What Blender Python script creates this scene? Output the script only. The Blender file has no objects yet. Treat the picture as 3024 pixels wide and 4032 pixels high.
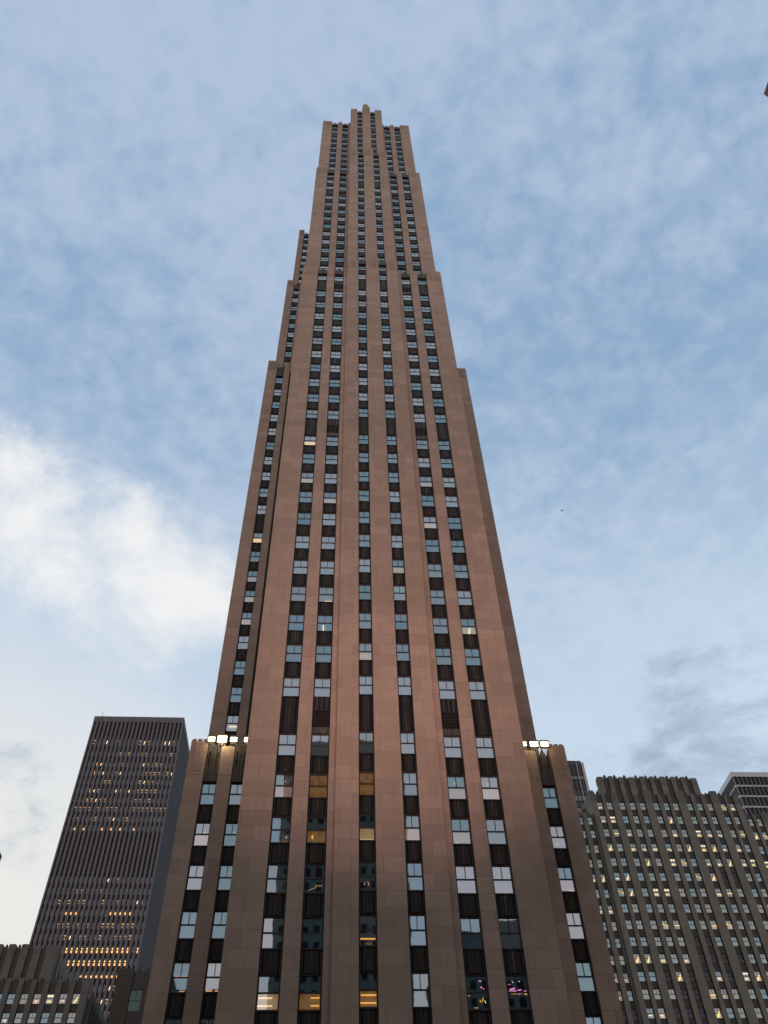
import bpy, math, random
from mathutils import Vector, Matrix
random.seed(7)
SC = bpy.context.scene
COL = SC.collection
R = math.radians

# ------------------------------------------------------------------ camera
cam_d = bpy.data.cameras.new('camera'); cam = bpy.data.objects.new('camera', cam_d); COL.objects.link(cam)
cam_d.sensor_fit = 'AUTO'; cam_d.sensor_width = 36.0; cam_d.lens = 36.0*3262/4032
cam_d.clip_start = 0.1; cam_d.clip_end = 40000
PITCH, ROLL, YAW = 0.86420997, -0.03674903, 0.08843149
cy, sy, cp, sp = math.cos(YAW), math.sin(YAW), math.cos(PITCH), math.sin(PITCH)
FW = Vector((cp*sy, cp*cy, sp)); R0 = Vector((cy, -sy, 0)); U0 = R0.cross(FW)
RT = math.cos(ROLL)*R0+math.sin(ROLL)*U0; UP = -math.sin(ROLL)*R0+math.cos(ROLL)*U0
cam.matrix_world = Matrix(((RT.x, UP.x, -FW.x, 0), (RT.y, UP.y, -FW.y, 0), (RT.z, UP.z, -FW.z, 0), (0, 0, 0, 1)))
SC.camera = cam

# ------------------------------------------------------------------ world, sun, exposure
SC.view_settings.view_transform = 'Standard'; SC.view_settings.look = 'None'
SC.view_settings.exposure = 0.0; SC.view_settings.gamma = 1.0; SC.view_settings.use_curve_mapping = False
SUN_AZ, SUN_EL = R(-35), R(7)
W = bpy.data.worlds.new('World'); SC.world = W; W.use_nodes = True
nt = W.node_tree; N = nt.nodes; Lk = nt.links; N.clear()
def nd(t, **kw):
    n = N.new(t)
    for k, v in kw.items(): setattr(n, k, v)
    return n
def val(x): return x
def M(op, a, b=None, c=None, clamp=False):
    n = nd('ShaderNodeMath', operation=op, use_clamp=clamp)
    for i, v in enumerate((a, b, c)):
        if v is None: continue
        if isinstance(v, (int, float)): n.inputs[i].default_value = v
        else: Lk.new(v, n.inputs[i])
    return n.outputs[0]
def smooth(x, lo, hi, a=0., b=1.):
    n = nd('ShaderNodeMapRange', interpolation_type='SMOOTHSTEP')
    Lk.new(x, n.inputs[0]); n.inputs[1].default_value = lo; n.inputs[2].default_value = hi
    n.inputs[3].default_value = a; n.inputs[4].default_value = b
    return n.outputs[0]
def mixc(f, a, b):
    n = nd('ShaderNodeMix', data_type='RGBA')
    if isinstance(f, (int, float)): n.inputs[0].default_value = f
    else: Lk.new(f, n.inputs[0])
    for s, v in ((6, a), (7, b)):
        if isinstance(v, tuple): n.inputs[s].default_value = (*v, 1)
        else: Lk.new(v, n.inputs[s])
    return n.outputs[2]
tc = nd('ShaderNodeTexCoord'); D = tc.outputs['Generated']
sky = nd('ShaderNodeTexSky', sky_type='NISHITA', sun_disc=False, sun_elevation=R(16), sun_rotation=SUN_AZ, altitude=0, air_density=1.0, dust_density=0.6, ozone_density=2.0)
sep = nd('ShaderNodeSeparateXYZ'); Lk.new(D, sep.inputs[0])
zz = M('ADD', M('MAXIMUM', sep.outputs[2], 0.0), 0.18)
pl = nd('ShaderNodeCombineXYZ'); Lk.new(M('DIVIDE', sep.outputs[0], zz), pl.inputs[0]); Lk.new(M('DIVIDE', sep.outputs[1], zz), pl.inputs[1])
def noise(scale, detail, rough, dist=0., off=(0, 0, 0), stretch=None):
    v = nd('ShaderNodeMapping'); Lk.new(pl.outputs[0], v.inputs[0]); v.inputs[1].default_value = off
    if stretch: v.inputs[3].default_value = stretch[1]; v.inputs[2].default_value = (0, 0, stretch[0])
    n = nd('ShaderNodeTexNoise'); Lk.new(v.outputs[0], n.inputs['Vector'])
    n.inputs['Scale'].default_value = scale; n.inputs['Detail'].default_value = detail; n.inputs['Roughness'].default_value = rough; n.inputs['Distortion'].default_value = dist
    return n.outputs[0]
def noise3(scale, detail, rough, dist=0., off=(0, 0, 0), flat=1.6):
    v = nd('ShaderNodeMapping'); Lk.new(D, v.inputs[0]); v.inputs[1].default_value = off; v.inputs[3].default_value = (1, 1, flat)
    n = nd('ShaderNodeTexNoise'); Lk.new(v.outputs[0], n.inputs['Vector'])
    n.inputs['Scale'].default_value = scale; n.inputs['Detail'].default_value = detail; n.inputs['Roughness'].default_value = rough; n.inputs['Distortion'].default_value = dist
    return n.outputs[0]
def blob(d, r0, r1):
    # 1 inside angle r0 of direction d, 0 outside angle r1 (degrees)
    v = Vector(d).normalized()
    n = nd('ShaderNodeVectorMath', operation='DOT_PRODUCT'); nn = nd('ShaderNodeVectorMath', operation='NORMALIZE')
    Lk.new(D, nn.inputs[0]); Lk.new(nn.outputs[0], n.inputs[0]); n.inputs[1].default_value = v
    return smooth(n.outputs['Value'], math.cos(R(r1)), math.cos(R(r0)))
nf = noise(20, 3, .55, .35); nc = noise(42, 3, .5, .3, (2, 9, 0)); nm = noise(5.0, 5, .6, .5, (3, 1, 0)); nl = noise(1.6, 4, .55, .4, (7, 2, 0)); ns = noise3(9, 9, .62, .3, (1.3, 5.2, .4)); nw = noise3(5.5, 7, .6, .4, (4, 8, 1), 2.0); ng = noise3(10, 8, .62, .3, (2, 3, 7), 2.2)
KS = 10.0                                   # colours below are radiances; Background strength is 1/KS
def C(r, g, b): return (r*KS, g*KS, b*KS)
# thin mottled cloud veil over the blue
hole = M('ADD', blob((.35, .45, .82), 3, 26), M('MULTIPLY', blob((-.302, .524, .796), 1, 12), .35))
cov = M('ADD', M('MULTIPLY', nm, .55), M('ADD', M('MULTIPLY', nf, .55), M('ADD', M('MULTIPLY', nc, .42), M('MULTIPLY', nl, .75))))
cov = M('SUBTRACT', cov, M('MULTIPLY', hole, .27))
cover = smooth(cov, .70, 1.28)
blue = mixc(.85, sky.outputs[0], C(.28, .44, .655))
c1 = mixc(cover, blue, C(.44, .545, .71))
# paler towards the horizon, warm white towards the sunset low on the left
low = smooth(sep.outputs[2], .86, .50)
c2 = mixc(M('MULTIPLY', low, M('ADD', M('MULTIPLY', nw, .7), .48)), c1, C(.62, .74, .87))
glow = blob((-.40, .89, .22), 4, 30)
c3 = mixc(M('MULTIPLY', glow, .88), c2, C(.87, .84, .79))
# bright cumulus bank on the left
bank = M('MAXIMUM', M('MULTIPLY', blob((-.375, .60, .705), 1, 8), .9), M('MAXIMUM', blob((-.31, .645, .695), 1, 8), M('MULTIPLY', M('MAXIMUM', blob((-.255, .675, .69), 1, 8), blob((-.195, .70, .685), 1, 8.5)), .95)))
bk = smooth(M('ADD', M('MULTIPLY', bank, .62), M('MULTIPLY', ns, 1.35)), .84, 1.46)
c4 = mixc(M('MULTIPLY', bk, .95), c3, C(.90, .90, .90))
# grey cloud patches low right and a small one low left
gr = M('MAXIMUM', blob((.43, .75, .51), 2, 10), M('MAXIMUM', M('MULTIPLY', blob((.33, .83, .45), 2, 9), .75), M('MULTIPLY', blob((-.335, .815, .47), 1, 6), .8)))
gk = smooth(M('ADD', M('MULTIPLY', gr, .50), M('MULTIPLY', ng, 1.5)), 1.02, 1.50)
c5 = mixc(M('MULTIPLY', gk, .85), c4, C(.32, .42, .54))
# unseen sky behind the camera, made brighter and pinker to light the facade
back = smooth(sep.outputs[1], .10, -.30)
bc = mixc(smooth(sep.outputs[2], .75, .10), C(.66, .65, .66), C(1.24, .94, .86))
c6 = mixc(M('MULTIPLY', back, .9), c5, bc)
# under the horizon
c7 = mixc(smooth(sep.outputs[2], .02, -.05), c6, C(.12, .11, .10))
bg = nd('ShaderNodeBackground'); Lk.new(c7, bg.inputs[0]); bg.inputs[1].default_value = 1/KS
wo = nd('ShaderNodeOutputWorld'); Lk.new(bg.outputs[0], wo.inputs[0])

sl = bpy.data.lights.new('sun', 'SUN'); so = bpy.data.objects.new('sun', sl); COL.objects.link(so)
sl.energy = 0.5; sl.angle = R(12); sl.color = (1, .86, .72)
sd = Vector((math.sin(SUN_AZ)*math.cos(SUN_EL), math.cos(SUN_AZ)*math.cos(SUN_EL), math.sin(SUN_EL)))
so.rotation_euler = (-sd).to_track_quat('-Z', 'Y').to_euler(); so.location = (-60, 60, 300)

# ------------------------------------------------------------------ materials
MATS = {}
def mat(name, fn):
    m = bpy.data.materials.new(name); m.use_nodes = True
    t = m.node_tree; t.nodes.clear(); out = t.nodes.new('ShaderNodeOutputMaterial')
    t.links.new(fn(t), out.inputs[0]); MATS[name] = m
    return m
def principled(t, col, rough=.8, metal=0., spec=.3):
    p = t.nodes.new('ShaderNodeBsdfPrincipled')
    if isinstance(col, tuple): p.inputs['Base Color'].default_value = (*col, 1)
    else: t.links.new(col, p.inputs['Base Color'])
    p.inputs['Roughness'].default_value = rough; p.inputs['Metallic'].default_value = metal; p.inputs['Specular IOR Level'].default_value = spec
    return p
def tmix(t, f, a, b, mode='MIX'):
    n = t.nodes.new('ShaderNodeMix'); n.data_type = 'RGBA'; n.blend_type = mode
    if isinstance(f, (int, float)): n.inputs[0].default_value = f
    else: t.links.new(f, n.inputs[0])
    for s, v in ((6, a), (7, b)):
        if isinstance(v, tuple): n.inputs[s].default_value = (*v, 1)
        else: t.links.new(v, n.inputs[s])
    return n.outputs[2]
def tnoise(t, vec, scale, detail=4, rough=.6):
    n = t.nodes.new('ShaderNodeTexNoise'); t.links.new(vec, n.inputs['Vector'])
    n.inputs['Scale'].default_value = scale; n.inputs['Detail'].default_value = detail; n.inputs['Roughness'].default_value = rough
    return n.outputs[0]
def tramp(t, x, lo, hi, a=0., b=1.):
    n = t.nodes.new('ShaderNodeMapRange'); t.links.new(x, n.inputs[0])
    n.inputs[1].default_value = lo; n.inputs[2].default_value = hi; n.inputs[3].default_value = a; n.inputs[4].default_value = b
    return n.outputs[0]
def wallcoords(t, zs=1., off=(0, 0, 0)):
    # (x+y, z) of the world position: joints run level round every corner
    g = t.nodes.new('ShaderNodeNewGeometry'); s = t.nodes.new('ShaderNodeSeparateXYZ'); t.links.new(g.outputs['Position'], s.inputs[0])
    a = t.nodes.new('ShaderNodeMath'); a.operation = 'ADD'; t.links.new(s.outputs[0], a.inputs[0]); t.links.new(s.outputs[1], a.inputs[1])
    z = t.nodes.new('ShaderNodeMath'); z.operation = 'MULTIPLY'; t.links.new(s.outputs[2], z.inputs[0]); z.inputs[1].default_value = zs
    c = t.nodes.new('ShaderNodeCombineXYZ'); t.links.new(a.outputs[0], c.inputs[0]); t.links.new(z.outputs[0], c.inputs[1])
    m = t.nodes.new('ShaderNodeMapping'); t.links.new(c.outputs[0], m.inputs[0]); m.inputs[1].default_value = off
    return m.outputs[0]
def stone(c1, c2, mortar, course=1.276, length=2.35, streak=.25, patch=.5):
    def fn(t):
        v = wallcoords(t, 1, (0, .42, 0))
        b = t.nodes.new('ShaderNodeTexBrick'); t.links.new(v, b.inputs[0])
        b.offset = .42; b.inputs['Color1'].default_value = (*c1, 1); b.inputs['Color2'].default_value = (*c2, 1); b.inputs['Mortar'].default_value = (*mortar, 1)
        b.inputs['Scale'].default_value = 1; b.inputs['Mortar Size'].default_value = .016; b.inputs['Mortar Smooth'].default_value = .3; b.inputs['Bias'].default_value = -.15
        b.inputs['Brick Width'].default_value = length; b.inputs['Row Height'].default_value = course
        p = tnoise(t, v, .11, 5, .6)
        c = tmix(t, tramp(t, p, .35, .68, 0, patch), b.outputs[0], (c2[0]*.86, c2[1]*.92, c2[2]*.86))
        vs = wallcoords(t, .05)
        s = tnoise(t, vs, 2.6, 5, .65)
        c = tmix(t, tramp(t, s, .52, .78, 0, streak), c, (mortar[0]*1.1, mortar[1]*1.1, mortar[2]*1.1))
        g = tnoise(t, v, 9, 4, .7)
        c = tmix(t, tramp(t, g, .3, .7, 0., .22), c, (c1[0]*.6, c1[1]*.6, c1[2]*.6))
        pr = principled(t, c, .88, 0, .2)
        bp = t.nodes.new('ShaderNodeBump'); bp.inputs['Strength'].default_value = .25; bp.inputs['Distance'].default_value = .02
        t.links.new(g, bp.inputs['Height']); t.links.new(bp.outputs[0], pr.inputs['Normal'])
        return pr.outputs[0]
    return fn
mat('limestone', stone((.45, .35, .295), (.335, .262, .22), (.17, .13, .108), streak=.38, patch=.6))
mat('weathered_limestone', stone((.41, .32, .27), (.32, .25, .21), (.12, .092, .078), streak=.85, patch=.6))
mat('grey_limestone', stone((.212, .213, .192), (.172, .174, .158), (.15, .13, .105), 1.27, 2.4, .35, .6))
mat('grey_limestone_weathered', stone((.18, .180, .164), (.135, .135, .124), (.05, .046, .04), 1.27, 2.4, .95, .7))
mat('dim_limestone', stone((.168, .168, .152), (.142, .142, .130), (.11, .10, .088), 1.27, 2.4, .4, .6)); mat('dark_stone', stone((.085, .080, .070), (.07, .066, .058), (.04, .038, .034), 1.27, 2.4, .6, .6))
mat('brown_stone', stone((.22, .15, .12), (.18, .125, .1), (.1, .075, .06), .8, 1.2, .3))
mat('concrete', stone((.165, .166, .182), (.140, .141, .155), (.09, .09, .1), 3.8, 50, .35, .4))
mat('concrete_shade', stone((.075, .077, .086), (.062, .064, .072), (.05, .05, .056), 3.8, 50, .2, .4))  # darker copy of concrete; puts the grey tower's side shade into the colour
def metalpanel(base, streakc, amt):
    def fn(t):
        v = wallcoords(t, .06); s = tnoise(t, v, 7.5, 4, .6)
        c = tmix(t, tramp(t, s, .45, .75, 0, amt), base, streakc)
        return principled(t, c, .55, .2, .4).outputs[0]
    return fn
mat('dark_aluminium', metalpanel((.005, .005, .005), (.016, .015, .0145), .5))
mat('worn_aluminium', metalpanel((.055, .049, .046), (.17, .15, .14), .85))
mat('crown_aluminium', metalpanel((.030, .026, .023), (.09, .075, .065), .8))
mat('grey_spandrel', metalpanel((.032, .034, .033), (.055, .056, .053), .6))
mat('black_spandrel', metalpanel((.036, .036, .042), (.055, .055, .062), .4))
mat('frame_paint', lambda t: principled(t, (.045, .036, .036), .6).outputs[0])
mat('frame_dark', lambda t: principled(t, (.02, .019, .02), .6).outputs[0])
mat('louver_black', lambda t: principled(t, (.008, .008, .008), .7).outputs[0])
mat('white_metal', lambda t: principled(t, (.46, .50, .55), .5).outputs[0])
mat('cream_metal', lambda t: principled(t, (.40, .40, .40), .6).outputs[0])
mat('steel', lambda t: principled(t, (.30, .30, .31), .45, .6).outputs[0])
mat('lamp_housing', lambda t: principled(t, (.05, .05, .05), .5, .5).outputs[0])
def glass(tint, refl, trans=.7, rough=.015):
    def fn(t):
        tr = t.nodes.new('ShaderNodeBsdfTransparent'); tr.inputs[0].default_value = (trans, trans, trans, 1)
        gl = t.nodes.new('ShaderNodeBsdfGlossy'); gl.inputs['Roughness'].default_value = rough; gl.inputs[0].default_value = (*tint, 1)
        m = t.nodes.new('ShaderNodeMixShader')
        fr = t.nodes.new('ShaderNodeFresnel'); fr.inputs[0].default_value = 1.55
        t.links.new(tramp(t, fr.outputs[0], .05, .55, refl, min(1, refl*2.2)), m.inputs[0])
        t.links.new(tr.outputs[0], m.inputs[1]); t.links.new(gl.outputs[0], m.inputs[2])
        v = wallcoords(t); h = tnoise(t, v, .7, 2, .5)
        b = t.nodes.new('ShaderNodeBump'); b.inputs['Strength'].default_value = .05; b.inputs['Distance'].default_value = .03
        t.links.new(h, b.inputs['Height']); t.links.new(b.outputs[0], gl.inputs['Normal'])
        return m.outputs[0]
    return fn
GL = ['glass_clear', 'glass_blue', 'glass_teal', 'glass_pale']
mat('glass_clear', glass((.60, .80, .95), .36)); mat('glass_blue', glass((.50, .78, 1.0), .34))
mat('glass_teal', glass((.46, .76, .92), .33)); mat('glass_pale', glass((.68, .82, .95), .44))
mat('glass_deep', glass((.40, .70, .66), .10, .6)); mat('glass_office', glass((.66, .80, .84), .34, .6)); mat('glass_green', glass((.55, .78, .78), .34, .6))
mat('glass_grey', glass((.70, .80, .95), .11, .5)); mat('glass_black', glass((.7, .8, 1), .05, .25)); mat('glass_dim', glass((.6, .72, .86), .30, .6))
def emit(col, s):
    def fn(t):
        e = t.nodes.new('ShaderNodeEmission'); e.inputs[0].default_value = (*col, 1); e.inputs[1].default_value = s
        return e.outputs[0]
    return fn
def litwall(col, em, s):
    def fn(t):
        p = principled(t, col, .8); p.inputs['Emission Color'].default_value = (*em, 1); p.inputs['Emission Strength'].default_value = s
        return p.outputs[0]
    return fn
mat('blind_white', lambda t: principled(t, (.62, .62, .62), .8).outputs[0])
mat('blind_grey', lambda t: principled(t, (.34, .35, .36), .8).outputs[0])
mat('room_dark', lambda t: principled(t, (.025, .025, .027), .8).outputs[0])
mat('room_amber', litwall((.25, .15, .05), (1, .46, .09), .24))
mat('room_tan', litwall((.5, .42, .3), (1, .62, .30), .38))
mat('room_pink', litwall((.5, .4, .36), (1, .55, .38), .30))
mat('room_gold', litwall((.6, .45, .2), (1, .58, .14), 1.3))
mat('lamp_amber', emit((1, .50, .10), 1.9)); mat('lamp_warm', emit((1, .72, .38), 2.2)); mat('lamp_white', emit((1, .93, .82), 2)); mat('lamp_reflection_pink', emit((1, .35, .75), 1.8)); mat('lamp_orange', emit((1, .46, .17), 1.6)); mat('lamp_yellow', emit((1, .60, .15), 2.0))
mat('flood_lamp', emit((1, .84, .52), 4.5)); mat('flood_glare', emit((1, .80, .36), 8))
for n in MATS:
    if n.startswith(('lamp_', 'room_')) and n != 'lamp_housing': MATS[n].cycles.emission_sampling = 'NONE'
def paving(t):
    v = wallcoords(t); g = t.nodes.new('ShaderNodeNewGeometry'); n = tnoise(t, g.outputs['Position'], .4, 6, .6)
    return principled(t, tmix(t, n, (.05, .05, .052), (.09, .088, .085)), .9).outputs[0]
mat('asphalt', paving)

# ------------------------------------------------------------------ mesh helpers
class MB:
    def __init__(s): s.v = []; s.f = []; s.m = []; s.mats = []
    def mi(s, m):
        if m not in s.mats: s.mats.append(m)
        return s.mats.index(m)
    def poly(s, pts, m):
        o = len(s.v); s.v += [tuple(p) for p in pts]; s.f.append(tuple(range(o, o+len(pts)))); s.m.append(s.mi(m))
    def box(s, x0, x1, y0, y1, z0, z1, m):
        o = len(s.v); s.v += [(x0, y0, z0), (x1, y0, z0), (x1, y1, z0), (x0, y1, z0), (x0, y0, z1), (x1, y0, z1), (x1, y1, z1), (x0, y1, z1)]
        for q in ((0, 1, 5, 4), (1, 2, 6, 5), (2, 3, 7, 6), (3, 0, 4, 7), (4, 5, 6, 7), (3, 2, 1, 0)):
            s.f.append(tuple(o+i for i in q)); s.m.append(s.mi(m))
    def prism(s, prof, y0, y1, m):
        # prof: counter-clockwise (x, z) outline seen from the front (-y)
        n = len(prof); o = len(s.v); s.v += [(x, y0, z) for x, z in prof]+[(x, y1, z) for x, z in prof]
        k = s.mi(m); s.f.append(tuple(o+i for i in range(n))); s.m.append(k); s.f.append(tuple(o+n+i for i in reversed(range(n)))); s.m.append(k)
        for i in range(n):
            j = (i+1) % n; s.f.append((o+j, o+i, o+n+i, o+n+j)); s.m.append(k)
    def bar(s, a, b, r, m, n=6):
        a = Vector(a); b = Vector(b); d = (b-a).normalized(); u = d.orthogonal().normalized(); w = d.cross(u); o = len(s.v); k = s.mi(m)
        for p in (a, b):
            for i in range(n):
                t = 2*math.pi*i/n; s.v.append(tuple(p+u*math.cos(t)*r+w*math.sin(t)*r))
        for i in range(n):
            j = (i+1) % n; s.f.append((o+i, o+j, o+n+j, o+n+i)); s.m.append(k)
        s.f.append(tuple(o+i for i in reversed(range(n)))); s.m.append(k); s.f.append(tuple(o+n+i for i in range(n))); s.m.append(k)
    def emit(s, other, loc):
        o = len(s.v); s.v += [(x+loc[0], y+loc[1], z+loc[2]) for x, y, z in other.v]
        for f, m in zip(other.f, other.m): s.f.append(tuple(o+i for i in f)); s.m.append(s.mi(other.mats[m]))
    def mesh(s, name):
        me = bpy.data.meshes.new(name); me.from_pydata(s.v, [], s.f)
        for m in s.mats: me.materials.append(MATS[m])
        me.polygons.foreach_set('material_index', s.m); me.update(); return me
def thing(name, label, cat, loc, group=None):
    o = bpy.data.objects.new(name, None); COL.objects.link(o); o.location = loc; o.empty_display_size = 1
    o['label'] = label; o['category'] = cat
    if group: o['group'] = group
    return o
def link(name, me, parent, loc=(0, 0, 0), world=True):
    o = bpy.data.objects.new(name, me); COL.objects.link(o); o.parent = parent
    if parent is None: o.location = loc
    elif world:
        p = parent; w = Vector(loc)
        while p is not None: w = w-Vector(p.location); p = p.parent
        o.location = w
    else: o.location = loc
    return o

# ------------------------------------------------------------------ facade kit
def spandrel_proto(w, h, plate, rib, fancy=True):
    b = MB(); b.box(-w/2, w/2, -.13, .10, 0, h-.07, plate); b.box(-w/2+.01, w/2-.01, -.20, .10, h-.07, h, plate)
    if fancy:
        for c, r, d in ((0, .085, .10), (-.15, .05, .07), (.15, .05, .07), (-.34, .045, .07), (.34, .045, .07)):
            x = c*w; m = rib if abs(c) < .2 else plate
            b.prism_v = None
            o = len(b.v); z1 = h-.10
            b.v += [(x-r, -.131, .04), (x+r, -.131, .04), (x, -.131-d, .04), (x-r, -.131, z1), (x+r, -.131, z1), (x, -.131-d, z1)]
            for q in ((0, 2, 5, 3), (2, 1, 4, 5), (3, 5, 4), (0, 1, 2)): b.f.append(tuple(o+i for i in q)); b.m.append(b.mi(m))
    return b
def frame_proto(w, gw, gh, m, mull=True):
    # origin: middle of the glass head; opening w wide, glass gw x gh
    b = MB(); s = (w-gw)/2
    b.box(-w/2, -gw/2, -.07, .09, -gh-.10, .10, m); b.box(gw/2, w/2, -.07, .09, -gh-.10, .10, m)
    b.box(-gw/2, gw/2, -.075, .09, 0, .10, m); b.box(-gw/2, gw/2, -.10, .09, -gh-.10, -gh, m)
    b.box(-gw/2, gw/2, -.05, .05, -gh/2-.055, -gh/2+.055, m)
    if mull: b.box(-.025, .025, -.04, .05, -gh/2+.055, 0, m)
    return b
def pane_proto(gw, gh, g):
    b = MB(); b.poly([(-gw/2, .012, -gh/2), (gw/2, .012, -gh/2), (gw/2, .012, 0), (-gw/2, .012, 0)], g)
    b.poly([(-gw/2, -.012, -gh), (gw/2, -.012, -gh), (gw/2, -.012, -gh/2), (-gw/2, -.012, -gh/2)], g); return b
def blind_proto(gw, gh, up, lo):
    b = MB(); b.box(-gw/2-.02, gw/2+.02, .16, .19, -gh/2, 0.02, up); b.box(-gw/2-.02, gw/2+.02, .155, .185, -gh-.02, -gh/2, lo); return b
def lamp_proto(gw, gh, lamps):
    b = MB()
    for x0, z0, x1, z1, t, m in lamps:
        p = Vector((-gw/2+x0*gw, .09, -gh+z0*gh)); q = Vector((-gw/2+x1*gw, .09, -gh+z1*gh))
        if (q-p).length < .02: q = p+Vector((.02, 0, 0))
        b.bar(p, q, t, m, 5)
    return b

class Building:
    def __init__(s, name, label, cat, loc, group=None, budget=100):
        s.root = thing(name, label, cat, loc, group); s.budget = budget; s.win = []; s.spa = []; s.cache = {}
    def mesh(s, key, fn):
        if key not in s.cache: s.cache[key] = fn().mesh(key[0])
        return s.cache[key]
    def part(s, name, mb, kind=None, label=None):
        o = link(name, mb.mesh(name), s.root)
        if kind: o['kind'] = kind
        if label: o['label'] = label
        return o
    def facade(s, g, xl, xr, bays, z0, zt, depth, stonem, reveal=.35, name='wall', extra=()):
        b = MB(); yf = g-reveal; yb = g+.55
        edges = [xl]
        for xc, w in bays: edges += [xc-w/2, xc+w/2]
        edges.append(xr)
        for i in range(0, len(edges), 2):
            if edges[i+1]-edges[i] > .01: b.box(edges[i], edges[i+1], yf, yb, z0, zt, stonem)
        b.box(xl, xr, yb+.002, depth, z0, zt-.6, stonem)
        return s.part(name, b)
    def flush(s, style):
        # the largest-looking windows and spandrels become parts of their own, the rest one part of kind stuff
        for lst, name in ((s.win, 'window'), (s.spa, 'spandrel')):
            lst.sort(key=lambda e: -e['score'])
            rest = MB()
            for i, e in enumerate(lst):
                ind = i < s.budget and e['score'] > 0
                if name == 'window':
                    w, gw, gh = e['w'], e['gw'], e['gh']; fm = e['fm']; g = e['glass']; up, lo = e['blind']; lamps = e['lamps']
                    if ind:
                        if fm: fr = link('window', s.mesh(('window', w, gh, fm), lambda: frame_proto(w, gw, gh, fm)), s.root, e['loc'])
                        else: fr = None
                        pn = link('glass_pane' if fr else 'window', s.mesh(('glass_pane', gw, gh, g), lambda: pane_proto(gw, gh, g)), fr or s.root, e['loc'])
                        top = fr or pn
                        link('blind', s.mesh(('blind', gw, gh, up, lo), lambda: blind_proto(gw, gh, up, lo)), top, e['loc'])
                        for lp in lamps: link('lamp', lamp_proto(gw, gh, [lp]).mesh('lamp'), top, e['loc'])  # also carries the painted street-light reflections
                    else:
                        if fm: rest.emit(frame_proto(w, gw, gh, fm), e['loc'])
                        rest.emit(pane_proto(gw, gh, g), e['loc']); rest.emit(blind_proto(gw, gh, up, lo), e['loc'])
                        if lamps: rest.emit(lamp_proto(gw, gh, lamps), e['loc'])
                else:
                    w, h = e['w'], e['h']; a, r_, fancy = e['mats']
                    if ind: link('spandrel', s.mesh(('spandrel', round(w, 3), round(h, 3), a), lambda: spandrel_proto(w, h, a, r_, fancy)), s.root, e['loc'])
                    else: rest.emit(spandrel_proto(w, h, a, r_, fancy), e['loc'])
            if rest.v: s.part(name, rest, 'stuff')
def score(x, y, z, area=1.):
    v = Vector((x, y, z)); d = v.dot(FW)
    if d < 1: return 0
    px = v.dot(RT)/d*3262; py = v.dot(UP)/d*3262
    if abs(px) > 1530 or abs(py) > 2040: return 0
    return area*abs(v.y)/v.length/d/d*1e4

# ------------------------------------------------------------------ ground
gb = MB(); gb.poly([(-4000, -4000, -1.6), (4000, -4000, -1.6), (4000, 8000, -1.6), (-4000, 8000, -1.6)], 'asphalt')
gr_o = link('ground', gb.mesh('ground'), None); gr_o['kind'] = 'structure'

# ------------------------------------------------------------------ the skyscraper
X0 = 4.81
HEADS = [-4.6, -.8, 3.0, 6.9, 10.7, 14.53, 18.36, 22.2, 26.03, 29.86, 33.65, 37.4, 41.2, 47.15, 51, 54.8, 58.6, 62.4, 66.2, 70, 73.75, 77.3, 81, 84.7, 90.6, 94.4, 98.25, 102.1, 105.9, 109.75, 113.6, 117.45, 121.3, 125.15,
         131.1, 134.6, 137.9, 141.2, 145.1, 149, 152.95, 156.8, 160.6, 164.5, 168.4, 172.3, 176.2, 182, 185.8, 189.5, 192.9, 196.5, 200.1, 203.7, 207.6, 211.4, 215.4, 219.2, 223.1, 227.1, 232.8, 236.6, 240.2, 243.5]
MECH = {41.2, 84.7, 125.15, 176.2, 227.1}
GH = 2.05
SKY = Building('stone_skyscraper', 'tall tapering pinkish brown stone skyscraper with stepped crown, in the middle', 'skyscraper', (X0, 60, -1.6))
A, Wm, P_, K, G_ = 'lamp_amber', 'lamp_warm', 'lamp_reflection_pink', 'lamp_white', 'lamp_yellow'
def dot(x, z, m=Wm, t=.05): return (x, z, x, z, t, m)
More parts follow.
